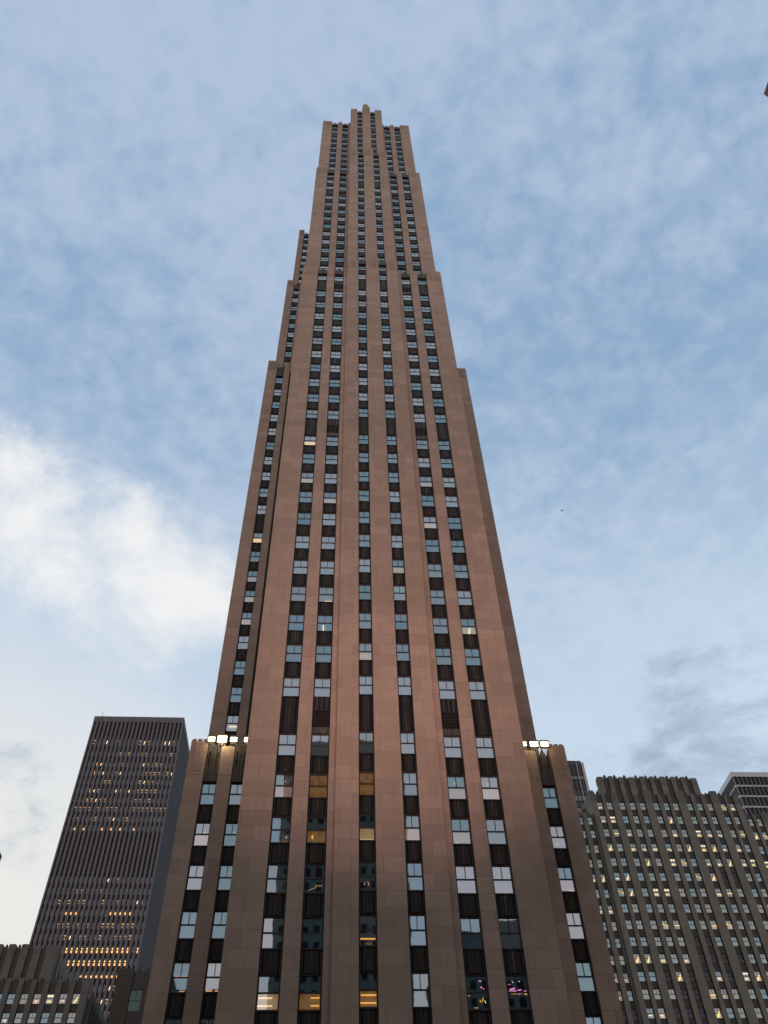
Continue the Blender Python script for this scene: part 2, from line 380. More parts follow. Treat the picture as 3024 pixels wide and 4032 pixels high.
# (column, head): (blind up, blind low, lamps or painted lamp reflections)
F = {
 ('L1', 22.2): ('room_dark', 'room_tan', [(.02, .37, .70, .37, .035, Wm), (0, .14, .72, .14, .035, Wm)]),
 ('L2', 22.2): ('room_dark', 'room_amber', [(.55, .37, .97, .37, .04, A), (.55, .14, .97, .14, .04, A)]),
 ('C1', 22.2): ('room_dark', 'room_amber', [(.05, .37, .98, .37, .045, A), (.02, .14, .98, .14, .045, A)]),
 ('C2', 22.2): ('blind_grey', 'blind_white', []),
 ('R1', 22.2): ('room_dark', 'room_dark', [(.66, .86, .78, .86, .03, P_), (.72, .68, .80, .66, .04, P_), (.84, .62, .88, .62, .035, P_), (.62, .30, .64, .22, .02, A), (.72, .24, .80, .36, .025, A), (.86, .28, .90, .20, .02, K), (.05, .42, .12, .42, .02, A), (.30, .06, .50, .06, .05, 'room_tan')]),  # glowing bars painted in for street lights reflected in the glass
 ('R2', 22.2): ('room_dark', 'room_dark', [(.14, .60, .40, .64, .04, P_), (.10, .55, .46, .56, .035, P_), (.55, .58, .72, .60, .03, P_), (.86, .56, .98, .56, .025, P_), (.12, .50, .25, .47, .02, A), (.30, .48, .45, .48, .025, G_), (.52, .47, .66, .47, .02, P_), (.70, .48, .82, .49, .02, G_), (.86, .47, .98, .46, .025, G_), (.30, .86, .36, .80, .015, K), (.62, .84, .72, .86, .012, K), (.08, .76, .22, .76, .012, P_)]),  # more painted reflections of the street lights
 ('L1', 26.03): ('room_dark', 'room_dark', []), ('L2', 26.03): ('room_dark', 'room_dark', []),
 ('C1', 26.03): ('room_dark', 'room_dark', [(.02, .24, .98, .24, .05, A), (.3, .08, .75, .08, .06, 'room_amber')]),
 ('R1', 26.03): ('room_dark', 'room_dark', []), ('R2', 26.03): ('room_dark', 'room_dark', []),
 ('L1', 29.86): ('room_dark', 'blind_grey', []), ('L2', 29.86): ('room_dark', 'room_dark', [(.20, .12, .6, .22, .012, 'lamp_orange'), (.55, .28, .92, .27, .05, 'room_tan')]),  # L2: the slanted orange bar paints a lamp reflection in the glass
 ('C1', 29.86): ('room_dark', 'room_dark', [(.28, .20, .34, .32, .018, 'lamp_orange'), (.52, .34, .6, .20, .018, 'lamp_orange')]),
 ('C2', 29.86): ('room_dark', 'blind_grey', []),
 ('L1', 33.65): ('blind_grey', 'blind_grey', [dot(.84, .24, Wm, .09), (.6, .06, .95, .06, .08, 'room_amber')]),
 ('L2', 33.65): ('room_dark', 'room_amber', [(.27, .20, .27, .32, .06, A)]),
 ('C1', 33.65): ('room_dark', 'room_tan', [(.02, .04, .98, .04, .04, G_)]),
 ('C2', 33.65): ('blind_grey', 'room_pink', []), ('R1', 33.65): ('blind_grey', 'room_pink', [dot(.2, .08, K, .03)]),
 ('L1', 37.4): ('blind_white', 'room_pink', [dot(.54, .73)]), ('L2', 37.4): ('room_amber', 'room_amber', [dot(.5, .72, A, .04)]),
 ('C1', 37.4): ('room_amber', 'room_amber', [dot(.45, .62, Wm, .05)]), ('C2', 37.4): ('blind_white', 'blind_grey', [dot(.38, .62)]),
 ('R1', 37.4): ('blind_white', 'room_pink', [dot(.42, .72)]), ('R2', 37.4): ('blind_white', 'room_pink', [dot(.40, .72)]),
 ('R1', 41.2): ('blind_white', 'blind_white', [dot(.4, .85, K, .03)]), ('R2', 41.2): ('blind_white', 'blind_white', [dot(.4, .85, K, .03)]),
 ('W1', 26.03): ('room_dark', 'room_dark', [(.1, .55, .95, .55, .03, 'lamp_orange'), (.55, .04, .9, .04, .03, 'lamp_orange')]),
 ('W2', 26.03): ('room_dark', 'room_dark', [(.05, .06, .45, .06, .04, A), (.65, .06, .9, .06, .04, A)]),
 ('W1', 41.2): ('blind_grey', 'blind_white', [dot(.7, .72, K, .025)]), ('W2', 41.2): ('blind_grey', 'blind_white', [dot(.7, .72, K, .025)]),
 ('W1', 37.4): ('blind_grey', 'room_pink', [dot(.62, .62)]), ('W2', 37.4): ('blind_grey', 'blind_grey', [dot(.62, .62)]),
 ('E1', 37.4): ('blind_white', 'blind_white', [dot(.36, .24, A, .07), dot(.4, .66, Wm, .02)]), ('E1', 33.65): ('blind_grey', 'room_pink', [(.6, .04, .95, .04, .05, 'lamp_orange')]),
 ('L1', 149): ('blind_grey', 'blind_white', [(.5, .12, .98, .12, .12, A)]),
 ('C1', 113.6): ('blind_grey', 'blind_white', [(.5, .04, .98, .04, .06, G_)]), ('C1', 105.9): ('blind_grey', 'room_pink', []),
 ('R1', 94.4): ('blind_white', 'blind_white', [dot(.12, .06, Wm, .10)]), ('S1', 109.75): ('blind_white', 'blind_white', [(.1, .08, .9, .08, .07, G_)]),
 ('L1', 84.7): ('blind_white', 'room_gold', []), ('S1', 84.7): ('blind_white', 'room_gold', []),
 ('L1', 77.3): ('blind_grey', 'room_tan', []), ('R1', 77.3): ('blind_grey', 'room_pink', []), ('S1', 77.3): ('blind_grey', 'room_pink', []),
 ('L2', 77.3): ('blind_grey', 'blind_grey', []), ('C1', 77.3): ('blind_grey', 'blind_grey', []), ('R2', 77.3): ('blind_grey', 'blind_grey', []),
 ('L2', 73.75): ('blind_grey', 'room_tan', []), ('R1', 70): ('blind_grey', 'room_tan', [(.05, .04, .12, .04, .04, G_)]),
 ('R2', 66.2): ('blind_grey', 'blind_white', []), ('C2', 66.2): ('blind_grey', 'blind_grey', [dot(.55, .28, Wm, .07)]), ('C1', 66.2): ('blind_grey', 'blind_grey', [dot(.25, .30, K, .03)]),
 ('C2', 62.4): ('blind_white', 'room_tan', []), ('R1', 62.4): ('blind_grey', 'blind_white', [(.02, .06, .2, .06, .05, G_)]), ('R2', 62.4): ('blind_grey', 'blind_white', [(.04, .04, .96, .04, .05, G_)]),
 ('L2', 58.6): ('blind_grey', 'blind_white', [(.4, .08, .92, .08, .07, G_)]), ('L2', 54.8): ('blind_grey', 'blind_grey', [(.4, .04, .38, .42, .05, Wm)]),
 ('R2', 54.8): ('blind_grey', 'room_tan', [(.5, .06, .58, .42, .06, Wm), dot(.6, .52, Wm, .04)]),
 ('C1', 47.15): ('blind_white', 'blind_white', [dot(.1, .25, K, .03)]), ('C2', 47.15): ('blind_white', 'blind_white', [dot(.5, .22, K, .03)]),
 ('C1', 51): ('blind_white', 'room_tan', []), ('L1', 47.15): ('blind_white', 'blind_white', []), ('L2', 47.15): ('blind_white', 'blind_white', []), ('R1', 47.15): ('blind_white', 'blind_white', []), ('R2', 47.15): ('blind_white', 'blind_white', []),
 ('S1', 54.8): ('blind_grey', 'blind_white', [(.2, .34, .98, .34, .06, Wm)]), ('S1', 66.2): ('blind_grey', 'blind_grey', [(.02, .05, .3, .05, .05, G_)]), ('S1', 70): ('blind_grey', 'room_tan', [dot(.08, .3, G_, .08), dot(.25, .05, G_, .07)]), ('S1', 73.75): ('blind_grey', 'room_tan', [dot(.6, .35, K, .03)]),
}
def bay(col, xc, w, gw, g, zbot, ztop, hidden=False, louver=False, crown=None):
    """windows and spandrels of one bay from zbot to ztop; xc is relative to the building's axis"""
    x = X0+xc; hs = [h for h in HEADS if zbot-.5 <= h <= ztop]
    for i, h in enumerate(hs):
        up, lo, lamps = F.get((col, h), (None, None, []))
        if up is None:
            r = random.random(); up = 'blind_grey' if r < .6 else ('blind_white' if r < .85 else 'room_dark'); r = random.random()
            lo = 'blind_white' if r < .55 else ('blind_grey' if r < .85 else ('room_pink' if r < .87 else 'room_dark'))
        gl = random.choice(GL)
        if up == 'blind_white' and lo == 'blind_white': gl = 'glass_pale'
        if up == lo and up in ('room_amber',): gl = 'glass_dim'
        SKY.win.append(dict(w=w, gw=gw, gh=GH, fm='frame_paint', glass=gl, blind=(up, lo), lamps=lamps, loc=(x, g, h), score=0 if hidden else score(x, g, h, gw)))
        nxt = hs[i+1] if i+1 < len(hs) else None
        if nxt is not None:
            z0 = h+.10; z1 = nxt-GH-.10; hh = z1-z0
            if louver and h in MECH:
                louvre(x, w, g, z0, z1)
            else:
                SKY.spa.append(dict(w=w, h=round(hh, 2), mats=('dark_aluminium', 'worn_aluminium', True), loc=(x, g, z0), score=0 if hidden else score(x, g, z0, w)))
    if crown: crown_panel(x, w, g, hs[-1]+.10, crown)
    z0 = hs[0]-GH-.10
    if z0 > zbot+.3:
        b = MB(); b.box(x-w/2, x+w/2, g-.13, g+.5, zbot, z0-.002, 'dark_aluminium'); SKY.part('spandrel', b)
def louvre(x, w, g, z0, z1):
    b = MB(); h = z1-z0; zb = z0+h*.02; za = z0+h*.16; zc = z0+h*.60
    b.box(x-w/2, x+w/2, g+.25, g+.5, za, zc, 'louver_black')
    b.box(x-w/2, x+w/2, g-.13, g+.5, z0, za, 'worn_aluminium'); b.box(x-w/2, x+w/2, g-.13, g+.5, zc, z1, 'dark_aluminium')
    for k in range(4):
        xx = x-w/2+w*k/3; b.box(max(x-w/2, xx-.05), min(x+w/2, xx+.05), g-.15, g+.249, za, zc, 'dark_aluminium')
    n = 7
    for k in range(n):
        zz_ = za+(zc-za)*(k+.5)/n; b.box(x-w/2+.05, x+w/2-.05, g-.08, g+.2, zz_-.03, zz_+.03, 'crown_aluminium')
    for c in (-.28, 0, .28): b.prism([(x+c*w-.05, zc+.05), (x+c*w+.05, zc+.05), (x+c*w+.05, z1-.1), (x+c*w-.05, z1-.1)], g-.19, g-.131, 'worn_aluminium')
    SKY.part('louver', b)
def crown_panel(x, w, g, z0, h):
    b = MB(); m = 'crown_aluminium'
    pr = [(-.5, 0), (.5, 0), (.5, .66), (.40, .66), (.40, .76), (.36, .76), (.31, .70), (.20, .70), (.20, .88), (.10, .95), (0, 1.05)]
    pr = pr+[(-a, c) for a, c in reversed(pr[2:-1])]
    b.prism([(x+a*w, z0+c*h) for a, c in pr], g-.22, g+.25, m)
    b.box(x-w/2+.01, x+w/2-.01, g-.27, g-.221, z0, z0+.12, m)
    for c in (-.36, -.12, .12, .36): b.box(x+c*w-.04, x+c*w+.04, g-.29, g-.221, z0+.12, z0+h*(.62 if abs(c) > .2 else .8), 'worn_aluminium')
    if h > 3:
        for c in (-.27, .27):
            for zz_, hw in ((.60, .085), (.80, .07)):
                xa = x+c*w; za = z0+h*(zz_-.17)
                o = [(xa-hw*w, za), (xa+hw*w, za), (xa+hw*w, z0+h*zz_), (xa, z0+h*(zz_+.06)), (xa-hw*w, z0+h*zz_)]
                b.prism(o, g-.235, g-.2205, 'louver_black')
                for s_ in (-1, 1): b.bar((xa+s_*hw*w, g-.25, z0+h*zz_), (xa, g-.25, z0+h*(zz_+.06)), .03, 'worn_aluminium', 4)
    SKY.part('crown_panel', b)
def pier_cap(xa, xb, yf, z0, zt, yb, n=3, m='weathered_limestone', peak=0):
    """fluted, slightly stepped top of a pier (xa..xb relative to the axis)"""
    b = MB(); xa += X0; xb += X0; w = xb-xa; nd_ = min(.11, w*.05); ch = min(.34, w*.16)
    pts = [(xa, z0), (xb, z0), (xb, zt-ch*1.3), (xb-ch*.3, zt-ch*.35), (xb-ch, zt)]
    for i in range(n-1, 0, -1):
        c = xa+w*i/n; t = zt+(peak if peak else 0)
        pts += [(c+nd_, zt), (c+nd_*.3, zt-.42), (c, zt-.30), (c-nd_*.3, zt-.42), (c-nd_, zt)]
    pts += [(xa+ch, zt), (xa+ch*.3, zt-ch*.35), (xa, zt-ch*1.3)]
    b.prism(pts, yf-.02, yb, m)
    for i in range(1, n):
        c = xa+w*i/n; o = len(b.v); k = b.mi(m)
        for s_ in (-1, 1):
            x = c+s_*nd_*1.5
            b.prism([(x-.05, z0+.4), (x+.05, z0+.4), (x+.03, zt-.45), (x-.03, zt-.45)], yf-.06, yf-.0205, m)
    SKY.part('pier_cap', b)
MW, MG = 1.555, 1.33; CW, CG = 1.295, 1.085; WW, WG = 1.31, 1.12
L1, L2, C1 = -8.32, -5.577, -1.733
BACK = 175
def tier(gm, gc, z0m, ztm, z0c, ztc, mains, cents, labelcols, low, hc):
    """one tier of the slab front: two-bay wings either side of a projecting centre strip"""
    sm = 'limestone'; ym = gm-.35; yc = gc-.35; HM = 11.6; HCW = 4.22; capm = 3.4; capc = 3.4
    for sgn in (-1, 1):
        bs = sorted([sgn*-L1, sgn*-L2]); xl, xr = (-HM, -HCW) if sgn < 0 else (HCW, HM)
        SKY.facade(gm, X0+xl, X0+xr, [(X0+b_, MW) for b_ in bs], z0m, ztm-capm, BACK, sm)
        out, mid, inn = ((xl, bs[0]-MW/2), (bs[0]+MW/2, bs[1]-MW/2), (bs[1]+MW/2, xr))
        n = [3, 1, 1] if sgn < 0 else [1, 1, 3]
        for (a, c), k, dz in zip((out, mid, inn), n, (0, -.45, -.6) if sgn < 0 else (-.6, -.45, 0)): pier_cap(a, c, ym, ztm-capm, ztm+dz, gm+.55, k)
        for b_ in bs:
            outer = abs(b_) > 7; cn = ('L' if sgn < 0 else 'R')+('1' if (outer == (sgn < 0)) else '2')
            bay(cn, b_, MW, MG, gm, z0m, mains, louver=not outer, crown=hc)
    cb = [C1, -C1]
    SKY.facade(gc, X0-HCW, X0+HCW, [(X0+b_, CW) for b_ in cb], z0c, ztc-capc, BACK-1, sm)
    for (a, c), k, dz, pk in (((-HCW, C1-CW/2), 2, 0, 0), ((C1+CW/2, -C1-CW/2), 3, 1.3, 0), ((-C1+CW/2, HCW), 2, 0, 0)): pier_cap(a, c, yc, ztc-capc, ztc+dz, gc+.55, k, peak=pk)
    for b_ in cb: bay('C1' if b_ < 0 else 'C2', b_, CW, CG, gc, z0c, cents, crown=hc)
tier(60.0, 59.54, -1.6, 133.9, -1.6, 136.2, 131.1, 134.6, None, True, 2.2)
tier(62.9, 60.9, 130, 192.7, 132.5, 199.9, 189.5, 196.5, None, False, 2.3)
tier(65.9, 64.35, 189, 239.9, 196, 247.3, 236.6, 243.5, None, False, 2.3)
# stepped peak in the middle of the top
b = MB()
for a, c, z1 in ((-.95, 1.05, 250.0), (-.92, .80, 251.2), (-.90, .55, 252.3), (-.62, .35, 253.1)):
    b.box(X0+a, X0+c, 64.02+.04*(z1-250), 65.4, 248.2, z1, 'weathered_limestone')
b.prism([(X0-.42, 253.1), (X0+.15, 253.1), (X0-.14, 253.8)], 64.2, 65, 'weathered_limestone'); SKY.part('pinnacle', b)
# flanking shafts that step back
for g, hw, zt, z0, xs, mx, hcr in ((76.45, 17.65, 130.2, 40, (15.36, 12.85), 125.15, 3.2), (82.7, 17.36, 176.6, 120, (15.17, 12.7), 172.3, 2.6), (88.2, 17.0, 219.6, 168, (15.02, 12.6), 215.4, 2.6)):
    for sgn in (-1, 1):
        xl, xr = (-hw, -11) if sgn < 0 else (11, hw); bs = sorted(sgn*a for a in xs)
        SKY.facade(g, X0+xl, X0+xr, [(X0+a, WW) for a in bs], z0, zt-3.4, BACK-2, 'limestone')
        e = [xl, bs[0]-WW/2, bs[0]+WW/2, bs[1]-WW/2, bs[1]+WW/2, xr]
        for i in (0, 2, 4): pier_cap(e[i], e[i+1], g-.35, zt-3.4, zt-(0 if i != 2 else .4), g+.55, 3 if (i == 0) == (sgn < 0) and i != 2 else 1)
        for a in bs: bay(('S' if sgn < 0 else 'T')+('1' if abs(a) > 14 else '2'), a, WW, WG, g, z0, mx, hidden=abs(a) < 14 or sgn > 0, crown=hcr)
for sgn in (-1, 1):
    b = MB(); a = sgn*13.62; b.box(X0+a-.13, X0+a+.13, 76.02, 76.12, 40, 126.5, 'louver_black'); SKY.part('dark_strip', b)  # dark vertical strip just in front of the shaft wall
# low front wings with the floodlights on their roofs
for sgn in (-1, 1):
    g = 67.75; xl, xr = (-17.65, -11) if sgn < 0 else (11, 17.65); bs = sorted((sgn*15.44, sgn*12.92))
    SKY.facade(g, X0+xl, X0+xr, [(X0+a, WW) for a in bs], -1.6, 41.9, 77, 'limestone')
    e = [xl, bs[0]-WW/2, bs[0]+WW/2, bs[1]-WW/2, bs[1]+WW/2, xr]
    for i in (0, 2, 4):
        outer = (i == 0) == (sgn < 0) and i != 2
        pier_cap(e[i], e[i+1], g-.35, 41.9, 45.65 if outer else 44.9, g+.55, 3 if outer else 1, 'weathered_limestone' if outer else 'limestone')
    for a in bs: bay(('W' if sgn < 0 else 'E')+('1' if abs(a) > 14 else '2'), a, WW, WG, g, -1.6, 41.2, hidden=sgn > 0 and abs(a) < 14, crown=3.75)
    b = MB(); b.box(X0+xl+.3, X0+xr-.3, 68.31, 76, 41.3, 44.2, 'weathered_limestone'); SKY.part('roof', b)
SKY.flush(None)

# ------------------------------------------------------------------ floodlights on the low wings
def floodlight(x0, x1, zb, zt, y, label, glare=False):
    xc = (x0+x1)/2; w = x1-x0; t = thing('floodlight', label, 'floodlight', (xc, y, zb-.55), 'floodlights along the low wing roofs')
    h = zt-zb; b = MB(); b.box(-w/2-.03, w/2+.03, .03, .30, .50, .60+h, 'lamp_housing')
    b.box(-w/2-.05, w/2+.05, -.10, .03, .60+h, .63+h, 'lamp_housing')
    for s_ in (-1, 1): b.box(s_*(w/2+.045)-.02, s_*(w/2+.045)+.02, -.06, .2, .50, .60+h, 'lamp_housing')
    link('housing', b.mesh('housing'), t, (0, 0, 0), False)
    for k in (0, 1):
        l = MB(); z0 = .55+k*h*.5+.045; z1 = .55+(k+1)*h*.5-.045; c = .05
        l.prism([(-w/2+c, z0), (w/2-c, z0), (w/2, z0+c), (w/2, z1-c), (w/2-c, z1), (-w/2+c, z1), (-w/2, z1-c), (-w/2, z0+c)], -.02, .028, 'flood_glare' if glare else 'flood_lamp')
        link('lamp', l.mesh('lamp'), t, (0, 0, 0), False)
    k = MB()
    for s_ in (-1, 1):
        k.bar((s_*w*.35, .15, .52), (s_*w*.1, .5, -.35), .025, 'steel'); k.bar((s_*w*.35, .12, .5), (s_*(w*.5+.12), .48, .1), .018, 'steel')
    k.box(-w*.35, w*.35, .10, .16, .44, .50, 'steel'); k.bar((0, .13, .45), (0, .75, -.5), .03, 'steel')
    link('bracket', k.mesh('bracket'), t, (0, 0, 0), False)
    pl_ = bpy.data.lights.new('lamp_light', 'POINT'); pl_.energy = 80 if glare else 18; pl_.color = (1, .72, .36); pl_.shadow_soft_size = .25
    po = bpy.data.objects.new('lamp_light', pl_); COL.objects.link(po); po.parent = t; po.location = (0, -.45, .45)
FY = 67.2
floodlight(-11.30, -10.66, 45.24, 45.80, FY, 'small white floodlight at the outer end of the left roof group, beside the grooved pier')
floodlight(-10.44, -9.58, 45.16, 45.92, FY, 'largest glaring yellow white floodlight in the group on the left wing roof', True)
floodlight(-9.27, -8.62, 45.24, 45.80, FY, 'white two bank floodlight between the glaring one and the one beside the tall shaft')
floodlight(-7.96, -7.42, 45.24, 45.80, FY, 'white two bank floodlight on the left roof, half tucked behind the tall shaft')
floodlight(18.24, 18.80, 45.24, 45.76, FY, 'smallest floodlight on the right wing roof, closest to the tall shaft')
floodlight(19.12, 19.92, 45.20, 45.80, FY, 'middle bright floodlight of the three on the right wing roof')
floodlight(20.16, 20.93, 45.22, 45.80, FY, 'outermost bright floodlight on the right wing roof, next to the outer pier')
# plaza floodlights that wash the front of the tower
def plaza_flood(x, y, aim, label, power):
    t = thing('plaza_floodlight', label, 'floodlight', (x, y, -1.6), 'plaza floodlights that wash the tower')
    b = MB(); b.bar((0, 0, 0), (0, 0, 3.6), .07, 'lamp_housing', 8); b.box(-.3, .3, -.3, .3, 0, .12, 'lamp_housing'); link('pole', b.mesh('pole'), t, (0, 0, 0), False)
    b = MB(); b.box(-.4, .4, -.35, .05, 3.45, 3.95, 'lamp_housing'); b.box(-.45, .45, -.4, .12, 3.95, 3.99, 'lamp_housing'); link('housing', b.mesh('housing'), t, (0, 0, 0), False)
    l = bpy.data.lights.new('flood_beam', 'SPOT'); l.energy = power; l.color = (1, .57, .46); l.spot_size = R(74); l.spot_blend = 1; l.shadow_soft_size = .9
    o = bpy.data.objects.new('flood_beam', l); COL.objects.link(o); o.parent = t; o.location = (0, .45, 3.7)
    o.rotation_euler = (Vector(aim)-Vector((x, y+.45, 2.1))).to_track_quat('-Z', 'Y').to_euler()
plaza_flood(X0-4, 24, (X0, 59.6, 108), 'pole floodlight on the plaza, aimed up at the left half of the tower', 66000)
plaza_flood(X0+4, 24, (X0, 59.6, 108), 'pole floodlight on the plaza, aimed up at the right half of the tower', 66000)

# ------------------------------------------------------------------ dark grey office tower on the left
def grey_tower():
    k = 1.16; y = 290.; xl, xr = -82.71*k, -51.65*k; zt = 177.83*k; n = 22; pitch = (xr-xl)/n
    T = Building('grey_office_tower', 'dark grey ribbed office tower with rows of lit windows and an antenna', 'office tower', ((xl+xr)/2, y, -1.6))
    depth = 62; b = MB(); b.box(xl+.3, xr-.3, y+.65, y+depth, -1.6, zt-.02, 'black_spandrel'); T.part('wall', b)
    b = MB(); pw = pitch*.50
    for i in range(n+1):
        c = xl+i*pitch; w = pw if 0 < i < n else pw*1.3
        b = MB(); b.box(max(xl, c-w/2), min(xr, c+w/2), y-.35, y+.652, -1.6, zt-2.6, 'concrete'); T.part('pier', b)
    m = int(depth/pitch)
    for i in range(1, m+1):
        c = y+i*pitch+.3
        for xa, xb in ((xr-.35, xr), (xl, xl+.35)):
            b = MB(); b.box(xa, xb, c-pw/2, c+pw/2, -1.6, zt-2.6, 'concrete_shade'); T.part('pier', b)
    b = MB(); b.box(xr-.299, xr-.07, y+.7, y+depth-.1, -1.6, zt-2.7, 'black_spandrel'); b.box(xl+.07, xl+.299, y+.7, y+depth-.1, -1.6, zt-2.7, 'black_spandrel'); T.part('side_glazing', b)
    b = MB(); b.box(xl-.1, xr+.1, y-.4, y+depth, zt-2.6, zt, 'concrete')
    for i in range(n):
        if i % 3 == 1 or i % 7 == 2: b.box(xl+i*pitch-.12, xl+i*pitch+.12, y-.44, y-.399, zt-2.3, zt-.5, 'concrete_shade')
    T.part('parapet', b)
    # mechanical floors: paired dark slots
    b = MB()
    for z0, z1 in ((171.7, 176.0), (128.5, 135.2), (121.3, 127.6)):
        for i in range(n):
            c = xl+(i+.5)*pitch
            for s_ in (-1, 1): b.box(c+s_*.22-.13, c+s_*.22+.13, y+.3, y+.652, z0*k, z1*k, 'louver_black')
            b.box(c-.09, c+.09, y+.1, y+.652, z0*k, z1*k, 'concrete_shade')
    T.part('louver', b, 'stuff')
    rows = [168.12, 163.12, 159.12, 155.8, 152.54, 149.27, 145.93, 142.7, 139.39, 136.14, 119.69, 116.3, 113.09, 110.0, 106.4, 103.08, 99.88, 96.5, 93.1, 89.71, 86.41, 83.3, 80, 76.8, 73.6]
    lit = {0: [1, 4, 7, 12, 13, 14, 16, 18, 19, 20], 1: [5, 8, 9, 10, 12, 13, 14, 20], 2: [3, 4, 5, 6, 7, 9, 10, 14, 15, 16, 17, 18], 3: [3, 4, 5, 6, 8, 9, 14, 15, 16, 17, 18, 20, 21], 4: [6, 7, 14, 15, 16, 17, 18], 5: [3, 4, 5, 9, 10, 12, 13, 14, 15, 16, 17, 18], 6: [3, 4, 5, 6, 7, 14, 15, 16, 17, 18], 7: [1, 2, 3, 4, 6, 8, 9, 10, 14, 15, 16, 17, 18, 19, 20, 21], 8: [2, 4, 5, 6, 9, 10, 11, 13, 20], 9: [2, 4, 8, 10, 12, 15], 10: [12, 14], 11: [6, 7, 11], 12: [3, 5, 7, 8, 12, 15, 19, 20], 13: [5, 6, 7, 14, 15, 16, 17, 18], 14: [4, 5, 6, 7, 8, 10, 13, 14, 15, 17, 18, 19], 15: [6, 7, 9, 10, 12, 13, 16, 17, 18, 19], 16: [7, 8, 9, 10, 11, 12, 13, 14, 15, 16, 17, 18, 19, 21], 17: [8, 9, 10, 11, 12, 13, 14, 15, 16, 17, 18, 19], 18: [11, 12, 13, 14, 15, 16, 17, 18], 19: [17, 18], 20: [16, 17, 18], 21: [18]}
    gw = pitch-pw-.04
    rr = random.Random(3)
    for ri, z in enumerate(rows):
        h = z*k+.95; gh = 2.15
        if ri == 0: gh = 3.2
        for i in range(n):
            lamps = []; up = lo = 'room_dark'
            if i in lit.get(ri, ()):
                r = rr.random()
                if ri in (16, 17, 18): lamps = [(.3, .70, .5, .55, .16, G_), (.2, .18, .8, .18, .28, 'lamp_orange')] if ri < 18 else [(.2, .3, .8, .3, .26, 'lamp_orange')]
                elif ri in (9, 13): lamps = [(.5, .25, .42, .6, .18, 'lamp_orange')]
                elif i == min(lit[ri]) and ri in (2, 3, 5, 6): lamps = [(.6, .2, .35, .9, .07, 'lamp_orange')]
                elif ri == 7: lamps = [(0, .9, 1, .9, .07, 'lamp_orange')]+([dot(.5, .45, G_, .17)] if i % 2 == 0 else [])
                elif r < .35: lamps = [(.05, .75, .95, .75, .06, 'lamp_orange'), dot(.55, .35, G_, .12)]
                elif r < .6: lamps = [(0, .8, 1, .8, .07, G_), (0, .35, 1, .35, .07, 'lamp_orange')]
                elif r < .8: lamps = [(.4, .3, .6, .75, .10, Wm)]
                else: lamps = [dot(.5, .45, Wm, .10)]
            elif rr.random() < .05: lamps = [dot(rr.random(), .4, 'lamp_orange', .04)]
            lamps = [(a, b_, c, d_, t_*1.45, m_) for a, b_, c, d_, t_, m_ in lamps]
            x = xl+(i+.5)*pitch
            T.win.append(dict(w=gw, gw=gw, gh=gh, fm=None, glass='glass_grey', blind=(up, lo), lamps=lamps, loc=(x, y+.40, h), score=score(x, y, h, gw)))
    T.flush(None)
    b = MB(); b.bar((-80.8*k, y+3, zt), (-81.05*k, y+3, zt+2.0), .22, 'white_metal'); b.bar((-81.05*k, y+3, zt+2.0), (-81.25*k, y+3, zt+4.4), .12, 'white_metal'); b.box(-80.8*k-.7, -80.8*k+.5, y+2.6, y+3.4, zt-.5, zt+.3, 'concrete'); T.part('antenna', b)
grey_tower()

# ------------------------------------------------------------------ ribbed grey stone blocks on both sides
def finials(b, x, w, y, z, m='grey_spandrel'):
    b.prism([(x-w*.22, z), (x+w*.22, z), (x+w*.22, z+.55), (x+w*.12, z+.95), (x, z+1.15), (x-w*.12, z+.95), (x-w*.22, z+.55)], y-.1, y+.4, m)
    for s_ in (-1, 1): b.prism([(x+s_*w*.40-.09, z), (x+s_*w*.40+.09, z), (x+s_*w*.40, z+.5)], y, y+.3, m)
def rib_facade(B, y, xl, xr, bays, z0, zt, depth, cap=(0, .5), crown_z=None, n=1, stonem='grey_limestone'):
    """stone piers between bays with dark pointed crown panels; bays = [(xc, w)]"""
    B.facade(y, xl, xr, bays, z0, zt-3.2, depth, stonem, .5)
    e = [xl]
    for xc, w in bays: e += [xc-w/2, xc+w/2]
    e.append(xr); b = MB(); rr = random.Random(int(xl*10))
    for i in range(0, len(e), 2):
        a, c = e[i], e[i+1]
        if c-a < .05: continue
        t = zt+rr.choice((0, 0, -.3))+(cap[1] if c-a > 2.0 else cap[0]); ch = min(.20, (c-a)*.12)
        b.prism([(a, zt-3.2), (c, zt-3.2), (c, t-ch), (c-ch, t), (a+ch, t), (a, t-ch)], y-.52, y+.9, 'grey_limestone_weathered')
        B.part('pier_cap', b); b = MB()
    for xc, w in bays:
        b = MB(); b.box(xc-w/2, xc+w/2, y-.12, y+.549, crown_z or zt-6, zt-.95, 'grey_spandrel'); finials(b, xc, w, y, zt-.95)
        B.part('crown_panel', b)
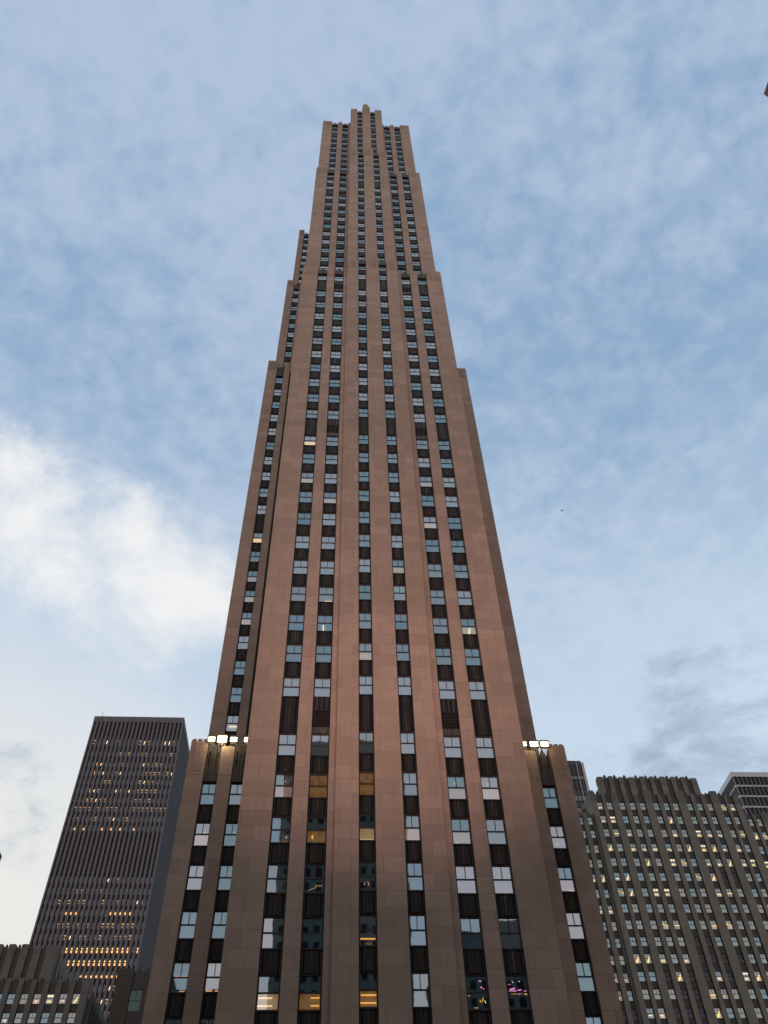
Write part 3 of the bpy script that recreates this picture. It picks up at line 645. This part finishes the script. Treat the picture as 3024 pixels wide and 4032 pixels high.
def rib_windows(B, y, bays, heads, zbot, lit, dark, gh=2.0, col0=0, amber=(), skip=()):
    rr = random.Random(11+col0)
    for ci, (xc, w) in enumerate(bays):
        for ri, h in enumerate(heads):
            key = (ci+col0, ri)
            if key in skip: continue
            r = rr.random(); up = 'blind_grey' if r < .7 else 'blind_white'; lo = 'blind_white' if rr.random() < .5 else 'blind_grey'; lamps = []; gl = rr.choice(('glass_office', 'glass_office', 'glass_green', 'glass_teal'))
            if key in dark: up = lo = 'room_dark'; gl = 'glass_black'
            if key in amber: up, lo, gl = 'room_dark', 'room_amber', 'glass_dim'; lamps = [dot(.4, .3, G_, .16)]
            elif key in lit:
                lo = rr.choice(('room_pink', 'room_tan', 'blind_grey')); r = rr.random()
                if r < .4: lamps = [dot(.25+.5*rr.random(), .15+.2*rr.random(), G_, .20)]; lamps += [(.2, .3, .7, .32, .06, Wm)]
                elif r < .62: lamps = [(.05, .45+.2*rr.random(), .95, .45, .10, G_)]
                elif r < .85: lamps = [(.35, .08, .7, .62, .13, G_)]
                else: lamps = [(.1, .8, .9, .8, .09, Wm), (.2, .25, .7, .25, .10, G_)]
            elif rr.random() < .05: lamps = [dot(rr.random(), .15, Wm, .06)]
            lamps = [(a, b_, c, d_, t_*1.25, m_) for a, b_, c, d_, t_, m_ in lamps]
            B.win.append(dict(w=w, gw=w-.14, gh=gh, fm='frame_dark', glass=gl, blind=(up, lo), lamps=lamps, loc=(xc, y, h), score=score(xc, y, h, w)))
            z1 = heads[ri-1]-gh-.10 if ri else None
            if z1: B.spa.append(dict(w=w, h=round(z1-h-.10, 2), mats=('grey_spandrel', 'grey_spandrel', False), loc=(xc, y, h+.10), score=score(xc, y, h, w)))
def right_block():
    k = 197/120; y = 197.
    B = Building('stone_office_block', 'wide grey stone office block with close piers and many lit windows, on the right', 'office building', (90, y, -1.6))
    U = [43.77, 45.32, 47.4, 49.1, 50.77, 53.02, 54.69, 56.25, 58.56, 60.24, 61.92, 64.13, 65.6]
    heads = [z*k for z in (70.42, 68.11, 65.86, 63.47, 61.14, 58.87, 56.53, 54.19, 51.84, 49.53, 47.23, 44.92, 42.68, 40.35, 38.0, 35.7, 33.4, 31.1, 28.8, 26.5)]
    lit = {(2, 0), (13, 0), (14, 0), (2, 1), (3, 1), (8, 1), (3, 2), (4, 2), (8, 2), (10, 2), (11, 2), (12, 2), (14, 2), (2, 3), (4, 3), (5, 3), (6, 3), (7, 3), (9, 3), (10, 3), (11, 3), (12, 3), (13, 3), (5, 4), (7, 4), (8, 4), (10, 4), (11, 4), (12, 4), (13, 4), (14, 4), (16, 4), (0, 5), (1, 5), (2, 5), (3, 5), (9, 5), (10, 5), (2, 6), (3, 6), (5, 6), (6, 6), (10, 6), (11, 6), (0, 7), (1, 7), (5, 8), (6, 8), (9, 8), (10, 8), (2, 10), (3, 10), (4, 10), (6, 10), (5, 11), (8, 11), (10, 11), (11, 11), (7, 12), (2, 13), (3, 13), (7, 13)}
    dark = {(11, 5), (12, 5), (7, 9), (8, 9), (7, 10), (8, 10), (9, 10), (10, 10), (6, 11), (7, 11), (9, 11), (5, 12), (6, 12), (0, 13), (1, 13), (4, 13), (5, 13), (6, 13)}
    for c in range(0, 20):
        for r in range(11, 20):
            if random.random() < (.3 if r < 14 else .8) and (c, r) not in lit: dark.add((c, r))
    amber = {(0, 11), (1, 11), (0, 12), (8, 12), (0, 10)}
    w = .98*k
    baysA = [(u*k, w) for u in U]
    rib_facade(B, y, 42.45*k, 67.0*k, baysA, -1.6, 72.3*k, 240, (-.5, .4), heads[0]+.1)
    rib_windows(B, y, baysA, heads, 40, lit, dark, col0=2, amber=amber)
    baysC = [(40.25*k, .76*k), (41.74*k, .76*k)]
    rib_facade(B, y+.9, 36.0*k, 42.45*k-.002, baysC, -1.6, 69.0*k, 239, (-.4, .2), heads[1]+.1)
    rib_windows(B, y+.9, baysC, heads[1:], 40, {(c, r-1) for c, r in lit if c < 2}, {(c, r-1) for c, r in dark if c < 2}, col0=0, amber={(c, r-1) for c, r in amber if c < 2})
    baysD = [(u*k, .93*k) for u in (68.05, 69.5, 71.7, 73.3, 75)]
    rib_facade(B, y+.9, 67.0*k+.002, 77*k, baysD, -1.6, 69.0*k, 239, (-.4, .2), heads[1]+.1)
    rib_windows(B, y+.9, baysD, heads[1:], 40, {(15, 1), (16, 1), (16, 2), (15, 3), (16, 3), (17, 5)}, {(c, r-1) for c, r in dark}, col0=15)
    # set-back top block: ten piers, nine dark bays
    xa, xb = 44.57*k, 61.56*k; u = (xb-xa-1.7)/9; bays = []
    for i in range(9): bays.append((xa+.85+u*(i+.5)+(.15 if i % 3 == 0 else -.15 if i % 3 == 2 else 0), 1.55))
    rib_facade(B, y+1.6, xa, xb, bays, 71*k, 76.0*k, 225, (-.5, .3), 71*k)
    for x0_, x1_, z, yy in ((43.7, 44.6, 74.6, 6), (43.1, 43.9, 73.4, 12)):
        b = MB(); b.box(x0_*k, x1_*k, y+yy, y+30, 70*k, z*k, 'grey_limestone_weathered')
        for i in range(3): b.prism([(x0_*k+.15+i*.4, z*k), (x0_*k+.5+i*.4, z*k), (x0_*k+.32+i*.4, z*k+.6)], y+yy, y+yy+.4, 'grey_limestone_weathered')
        B.part('setback', b)
    b = MB(); zt = 75.7*k+.2; yr = y+2.6
    for i in range(40):
        x = xa+.5+(xb-xa-1)*i/39; b.bar((x, yr, zt-1), (x, yr, zt+.55), .02, 'steel', 4)
    for dz in (.2, .55): b.bar((xa+.5, yr, zt+dz), (xb-.5, yr, zt+dz), .02, 'steel', 4)
    B.part('railing', b)
    B.flush(None)
right_block()
def left_block():
    y = 205.
    B = Building('stone_office_block', 'grey stone block in the bottom left corner with dark strips above its windows', 'office building', (-62, y, -1.6))
    bays = [(-68.45-2.82*2+i*2.82, 1.67) for i in range(8)]
    heads = [72.3-3.8*i for i in range(8)]
    lit = {(4, 0), (5, 0), (6, 0), (7, 0), (2, 1), (1, 1)}
    rib_facade(B, y, -90, -51.9, bays, -1.6, 75.6, 250, (-.2, 0), heads[0]+.1, stonem='dim_limestone')
    rib_windows(B, y, bays, heads, 40, lit, {(c, r) for c in range(9) for r in range(3, 8) if (c+r) % 3 == 0})
    bays = [(-62.0-2.45-2.92*i, 1.25) for i in range(9)][::-1]
    rib_facade(B, y+1.2, -92, -61.4, bays, 70, 83.2, 246, (0, .1), 70.2, stonem='dim_limestone')
    b = MB()
    for i in range(9):
        yy = y+3+i*2.9; b.box(-61.41, -60.9, yy, yy+1.3, 70, 82, 'grey_limestone'); b.box(-51.91, -51.3, yy-1, yy+.4, -1.6, 73.5, 'grey_limestone')
        for j in range(12): b.box(-51.905, -51.6, yy+.4, yy+1.9, 70-j*3.8, 72-j*3.8, 'grey_spandrel')
    B.part('side_pier', b, 'stuff')
    B.flush(None)
left_block()
def annex():
    y = 205.; B = Building('stone_annex', 'narrow dark stone annex with a tall greenish window, tucked against the left wing', 'building', (-40, y, -1.6))
    bays = [(-41.35, 2.7)]; B.facade(y, -46.3, -33, bays+[(-36.6, 2.7)], -1.6, 77.4, 240, 'dark_stone', .5)
    b = MB()
    for xc, w in ((-41.35, 2.7), (-36.6, 2.7)):
        b.box(xc-w/2, xc+w/2, y-.1, y+.549, 73.1, 77.0, 'black_spandrel'); b.box(xc-w/2, xc+w/2, y-.1, y+.549, 40, 68.7, 'black_spandrel'); finials(b, xc, w*.5, y, 77.0, 'black_spandrel')
    B.part('spandrel', b)
    for xc in (-41.35, -36.6): B.win.append(dict(w=2.7, gw=2.5, gh=4.2, fm='frame_dark', glass='glass_deep', blind=('room_dark', 'room_dark'), lamps=[], loc=(xc, y, 73.0), score=1))
    B.flush(None)
annex()

# ------------------------------------------------------------------ glass towers far right
def glass_tower():
    y = 300.; B = Building('glass_office_tower', 'slim dark glass tower with white vertical rail and pale edge behind the grey block', 'office tower', (98, y, -1.6))
    xl, xr, zt = 84., 105.5, 195.1
    b = MB(); b.box(xl, xr, y, y+30, -1.6, zt, 'glass_wall'); B.part('glass_wall', b)
    b = MB(); z = zt
    zs = [zt]
    hs = [2.5, 4.4, 1.8, 4.2, 2.9, 2.6, 2.9, 2.6]*9; i = 0
    while zs[-1] > 60: zs.append(zs[-1]-hs[i]); i += 1
    for j, z in enumerate(zs): b.box(xl, xr, y-.10, y-.001, z-.22, z+.0, 'frame_dark')
    x = xr
    while x > xl: b.box(x-.14, x, y-.14, y-.002, 60, zt, 'frame_dark'); x -= 1.44
    B.part('mullion', b)
    b = MB(); pale = MB()
    for j in range(len(zs)-1):
        x = xr-.14
        while x > xl+1.4:
            m = 'panel_grey' if j % 8 in (0, 1, 3, 4, 6) else 'glass_pale2'
            b.box(x-1.16 if j % 8 not in (1, 3) else x-1.0, x-.02 if j % 8 not in (1, 3) else x-.3, y-.06, y-.004, zs[j+1]+.1, zs[j]-.32, m); x -= 1.44
    B.part('panel', b)
    b = MB(); b.box(xr+.002, xr+1.0, y-.5, y+30, -1.6, zt-.9, 'cream_metal'); B.part('stone_edge', b)
    b = MB(); b.bar((103.5, y-.4, 194.6), (103.45, y-.4, 120), .13, 'white_metal'); B.part('rail', b)
    b = MB(); b.prism([(104.0, 176.1), (105.0, 176.1), (105.3, 177.9), (104.3, 177.7)], y-.1, y-.062, 'lamp_yellow'); B.part('lamp', b)
mat('glass_wall', lambda t: principled(t, (.006, .007, .010), .25, 0, .25).outputs[0])
mat('panel_grey', lambda t: principled(t, (.05, .062, .078), .3, .0, .3).outputs[0])
mat('glass_pale2', lambda t: principled(t, (.16, .20, .23), .2, .0, .4).outputs[0])
glass_tower()
def banded_tower():
    y = 300.; xl, xr, zt = 168.9, 240., 190.9; dp = 60
    B = Building('banded_office_tower', 'black glass tower with white floor bands and thin white fins, at the right edge', 'office tower', (200, y, -1.6))
    b = MB(); b.box(xl+.5, xr, y+.5, y+dp, -1.6, zt-.3, 'glass_wall'); B.part('glass_wall', b)
    b = MB(); b.box(xl, xr, y, y+dp, zt-2.2, zt, 'white_metal'); B.part('fascia', b)
    z = 184.9; zs = []
    while z > 100: zs.append(z); z -= 4.75
    for z in zs[:9]:
        b = MB(); b.box(xl+.12, xr, y+.12, y+dp, z-.75, z, 'white_metal'); B.part('floor_band', b)
    b = MB(); x = xl+.25
    while x < xr: b.box(x-.09, x+.09, y-.12, y+.49, 100, zt-2.2, 'fin_grey'); x += 1.80
    yy = y+1.8
    while yy < y+dp: b.box(xl-.12, xl+.49, yy-.09, yy+.09, 100, zt-2.2, 'fin_grey'); yy += 1.8
    B.part('fin', b, 'stuff')
mat('fin_grey', lambda t: principled(t, (.20, .215, .25), .5).outputs[0])
banded_tower()

# ------------------------------------------------------------------ building corners at the frame edges
def corner_block(name, label, x0, x1, y0, y1, zt, m, side):
    B = Building(name, label, 'building', ((x0+x1)/2, (y0+y1)/2, -1.6))
    b = MB(); b.box(x0, x1, y0, y1, -1.6, zt, m); B.part('wall', b)
    b = MB(); b.box(x0+.5, x1-.5, y0+.5, y1-.5, zt, zt+.05, 'asphalt'); B.part('roof', b)
    xs = x0-.02 if side < 0 else x1+.02
    z = zt-5
    k = 0
    while z > 4:
        b = MB(); yy = y0+2
        while yy < y1-3:
            b.box(min(xs, xs-side*.1), max(xs, xs-side*.1), yy, yy+1.4, z-2, z, 'glass_wall'); yy += 3.2
        o = B.part('window', b); o['kind'] = 'stuff'; z -= 3.9; k += 1
corner_block('brown_stone_building', 'dark brown building corner poking in at the top right edge', 60, 100, -40, 28.3, 129.4, 'brown_stone', -1)
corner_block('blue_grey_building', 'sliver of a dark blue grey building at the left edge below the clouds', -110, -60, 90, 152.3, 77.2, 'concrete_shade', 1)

# ------------------------------------------------------------------ unseen buildings: some mirrored in the lower windows, some added to shade the facade
def opposite(label, x0, x1, y0, y1, zt, m, steps=()):
    B = Building('street_building', label, 'building', ((x0+x1)/2, (y0+y1)/2, -1.6), 'buildings across the street')
    b = MB(); b.box(x0, x1, y0, y1, -1.6, zt, m)
    for a, c, z in steps: b.box(a, c, y0+2, y1-2, zt, z, m)
    B.part('wall', b); b = MB(); z = zt-4
    while z > 6:
        x = x0+1.5
        while x < x1-2: b.box(x, x+1.5, y1-.2, y1+.05, z-2, z, 'glass_wall'); x += 3
        z -= 3.8
    B.part('window', b, 'stuff')
opposite('tall stone office tower across the street behind the viewer', -13, 22.5, -140, -100, 143, 'grey_limestone', ((-6, 16, 150),))
opposite('long lower stone building left of the tower behind the viewer', -95, -22, -130, -100, 84, 'grey_limestone', ((-70, -40, 90),))
opposite('long lower stone building right of the tower behind the viewer', 29, 58, -130, -100, 88, 'grey_limestone', ((31, 42, 93), (46, 56, 96)))
opposite('low garden front building left of the viewer', -74, -30, -90, 8, 52, 'grey_limestone')  # put in and raised to block sky light from the lower facade
opposite('low garden front building right of the viewer', 15, 29, -95, -36, 52, 'grey_limestone')  # unseen block, raised to keep the lower facade dark
opposite('plain unseen stone block added on the left to close off the sky', -118, -78, -95, 84, 74, 'grey_limestone')  # added to block sky light from the left

# ------------------------------------------------------------------ airliner crossing the sky
def airliner():
    nose = Vector((2137.8, 5003.3, 6000)); tail = Vector((2168.6, 5023.3, 6000)); d = (tail-nose).normalized(); s_ = Vector((-d.y, d.x, 0)); L = (tail-nose).length
    t = thing('airliner', 'tiny dark airliner crossing the blue sky right of the tower', 'airplane', tuple((nose+tail)/2))
    mid = (nose+tail)/2
    mat('aircraft_paint', lambda q: principled(q, (.10, .13, .20), .5).outputs[0])
    def P(a, b_, c=0): return tuple(nose+d*a+s_*b_+Vector((0, 0, c))-mid)
    b = MB(); rings = [(0, .1), (1.5, 1.2), (4, 2.0), (24, 2.0), (30, 1.4), (L, .3)]; n = 10
    for a, r_ in rings:
        for i in range(n): th = 2*math.pi*i/n; b.v.append(P(a, r_*math.cos(th), r_*math.sin(th)))
    k = b.mi('aircraft_paint')
    for j in range(len(rings)-1):
        for i in range(n): i2 = (i+1) % n; b.f.append((j*n+i, j*n+i2, (j+1)*n+i2, (j+1)*n+i)); b.m.append(k)
    link('fuselage', b.mesh('fuselage'), t, (0, 0, 0), False)
    def slab(name, pts, th):
        q = MB(); lo = [(x, y, z-th/2) for x, y, z in pts]; hi = [(x, y, z+th/2) for x, y, z in pts]; m_ = len(pts)
        q.poly(lo, 'aircraft_paint'); q.poly(hi[::-1], 'aircraft_paint')
        for i in range(m_): j = (i+1) % m_; q.poly([lo[i], lo[j], hi[j], hi[i]], 'aircraft_paint')
        link(name, q.mesh(name), t, (0, 0, 0), False)
    for e in (-1, 1):
        slab('wing', [P(11, e*1.5), P(20, e*17), P(22, e*17), P(19, e*1.5)], .6); slab('tailplane', [P(L-5, e*.6), P(L-1, e*6.5), P(L+.5, e*6.5), P(L-.5, e*.6)], .4)
        q = MB(); q.bar(P(12, e*6, -1.6), P(16.5, e*6, -1.6), 1.2, 'aircraft_paint', 8); link('engine', q.mesh('engine'), t, (0, 0, 0), False)
    q = MB(); pts = [P(L-6, 0, 1.5), P(L-1, 0, 7), P(L+.5, 0, 7), P(L-.5, 0, 1)]; off = s_*.2
    q.poly([tuple(Vector(p)+off) for p in pts], 'aircraft_paint'); q.poly([tuple(Vector(p)-off) for p in pts][::-1], 'aircraft_paint'); link('tail_fin', q.mesh('tail_fin'), t, (0, 0, 0), False)
airliner()
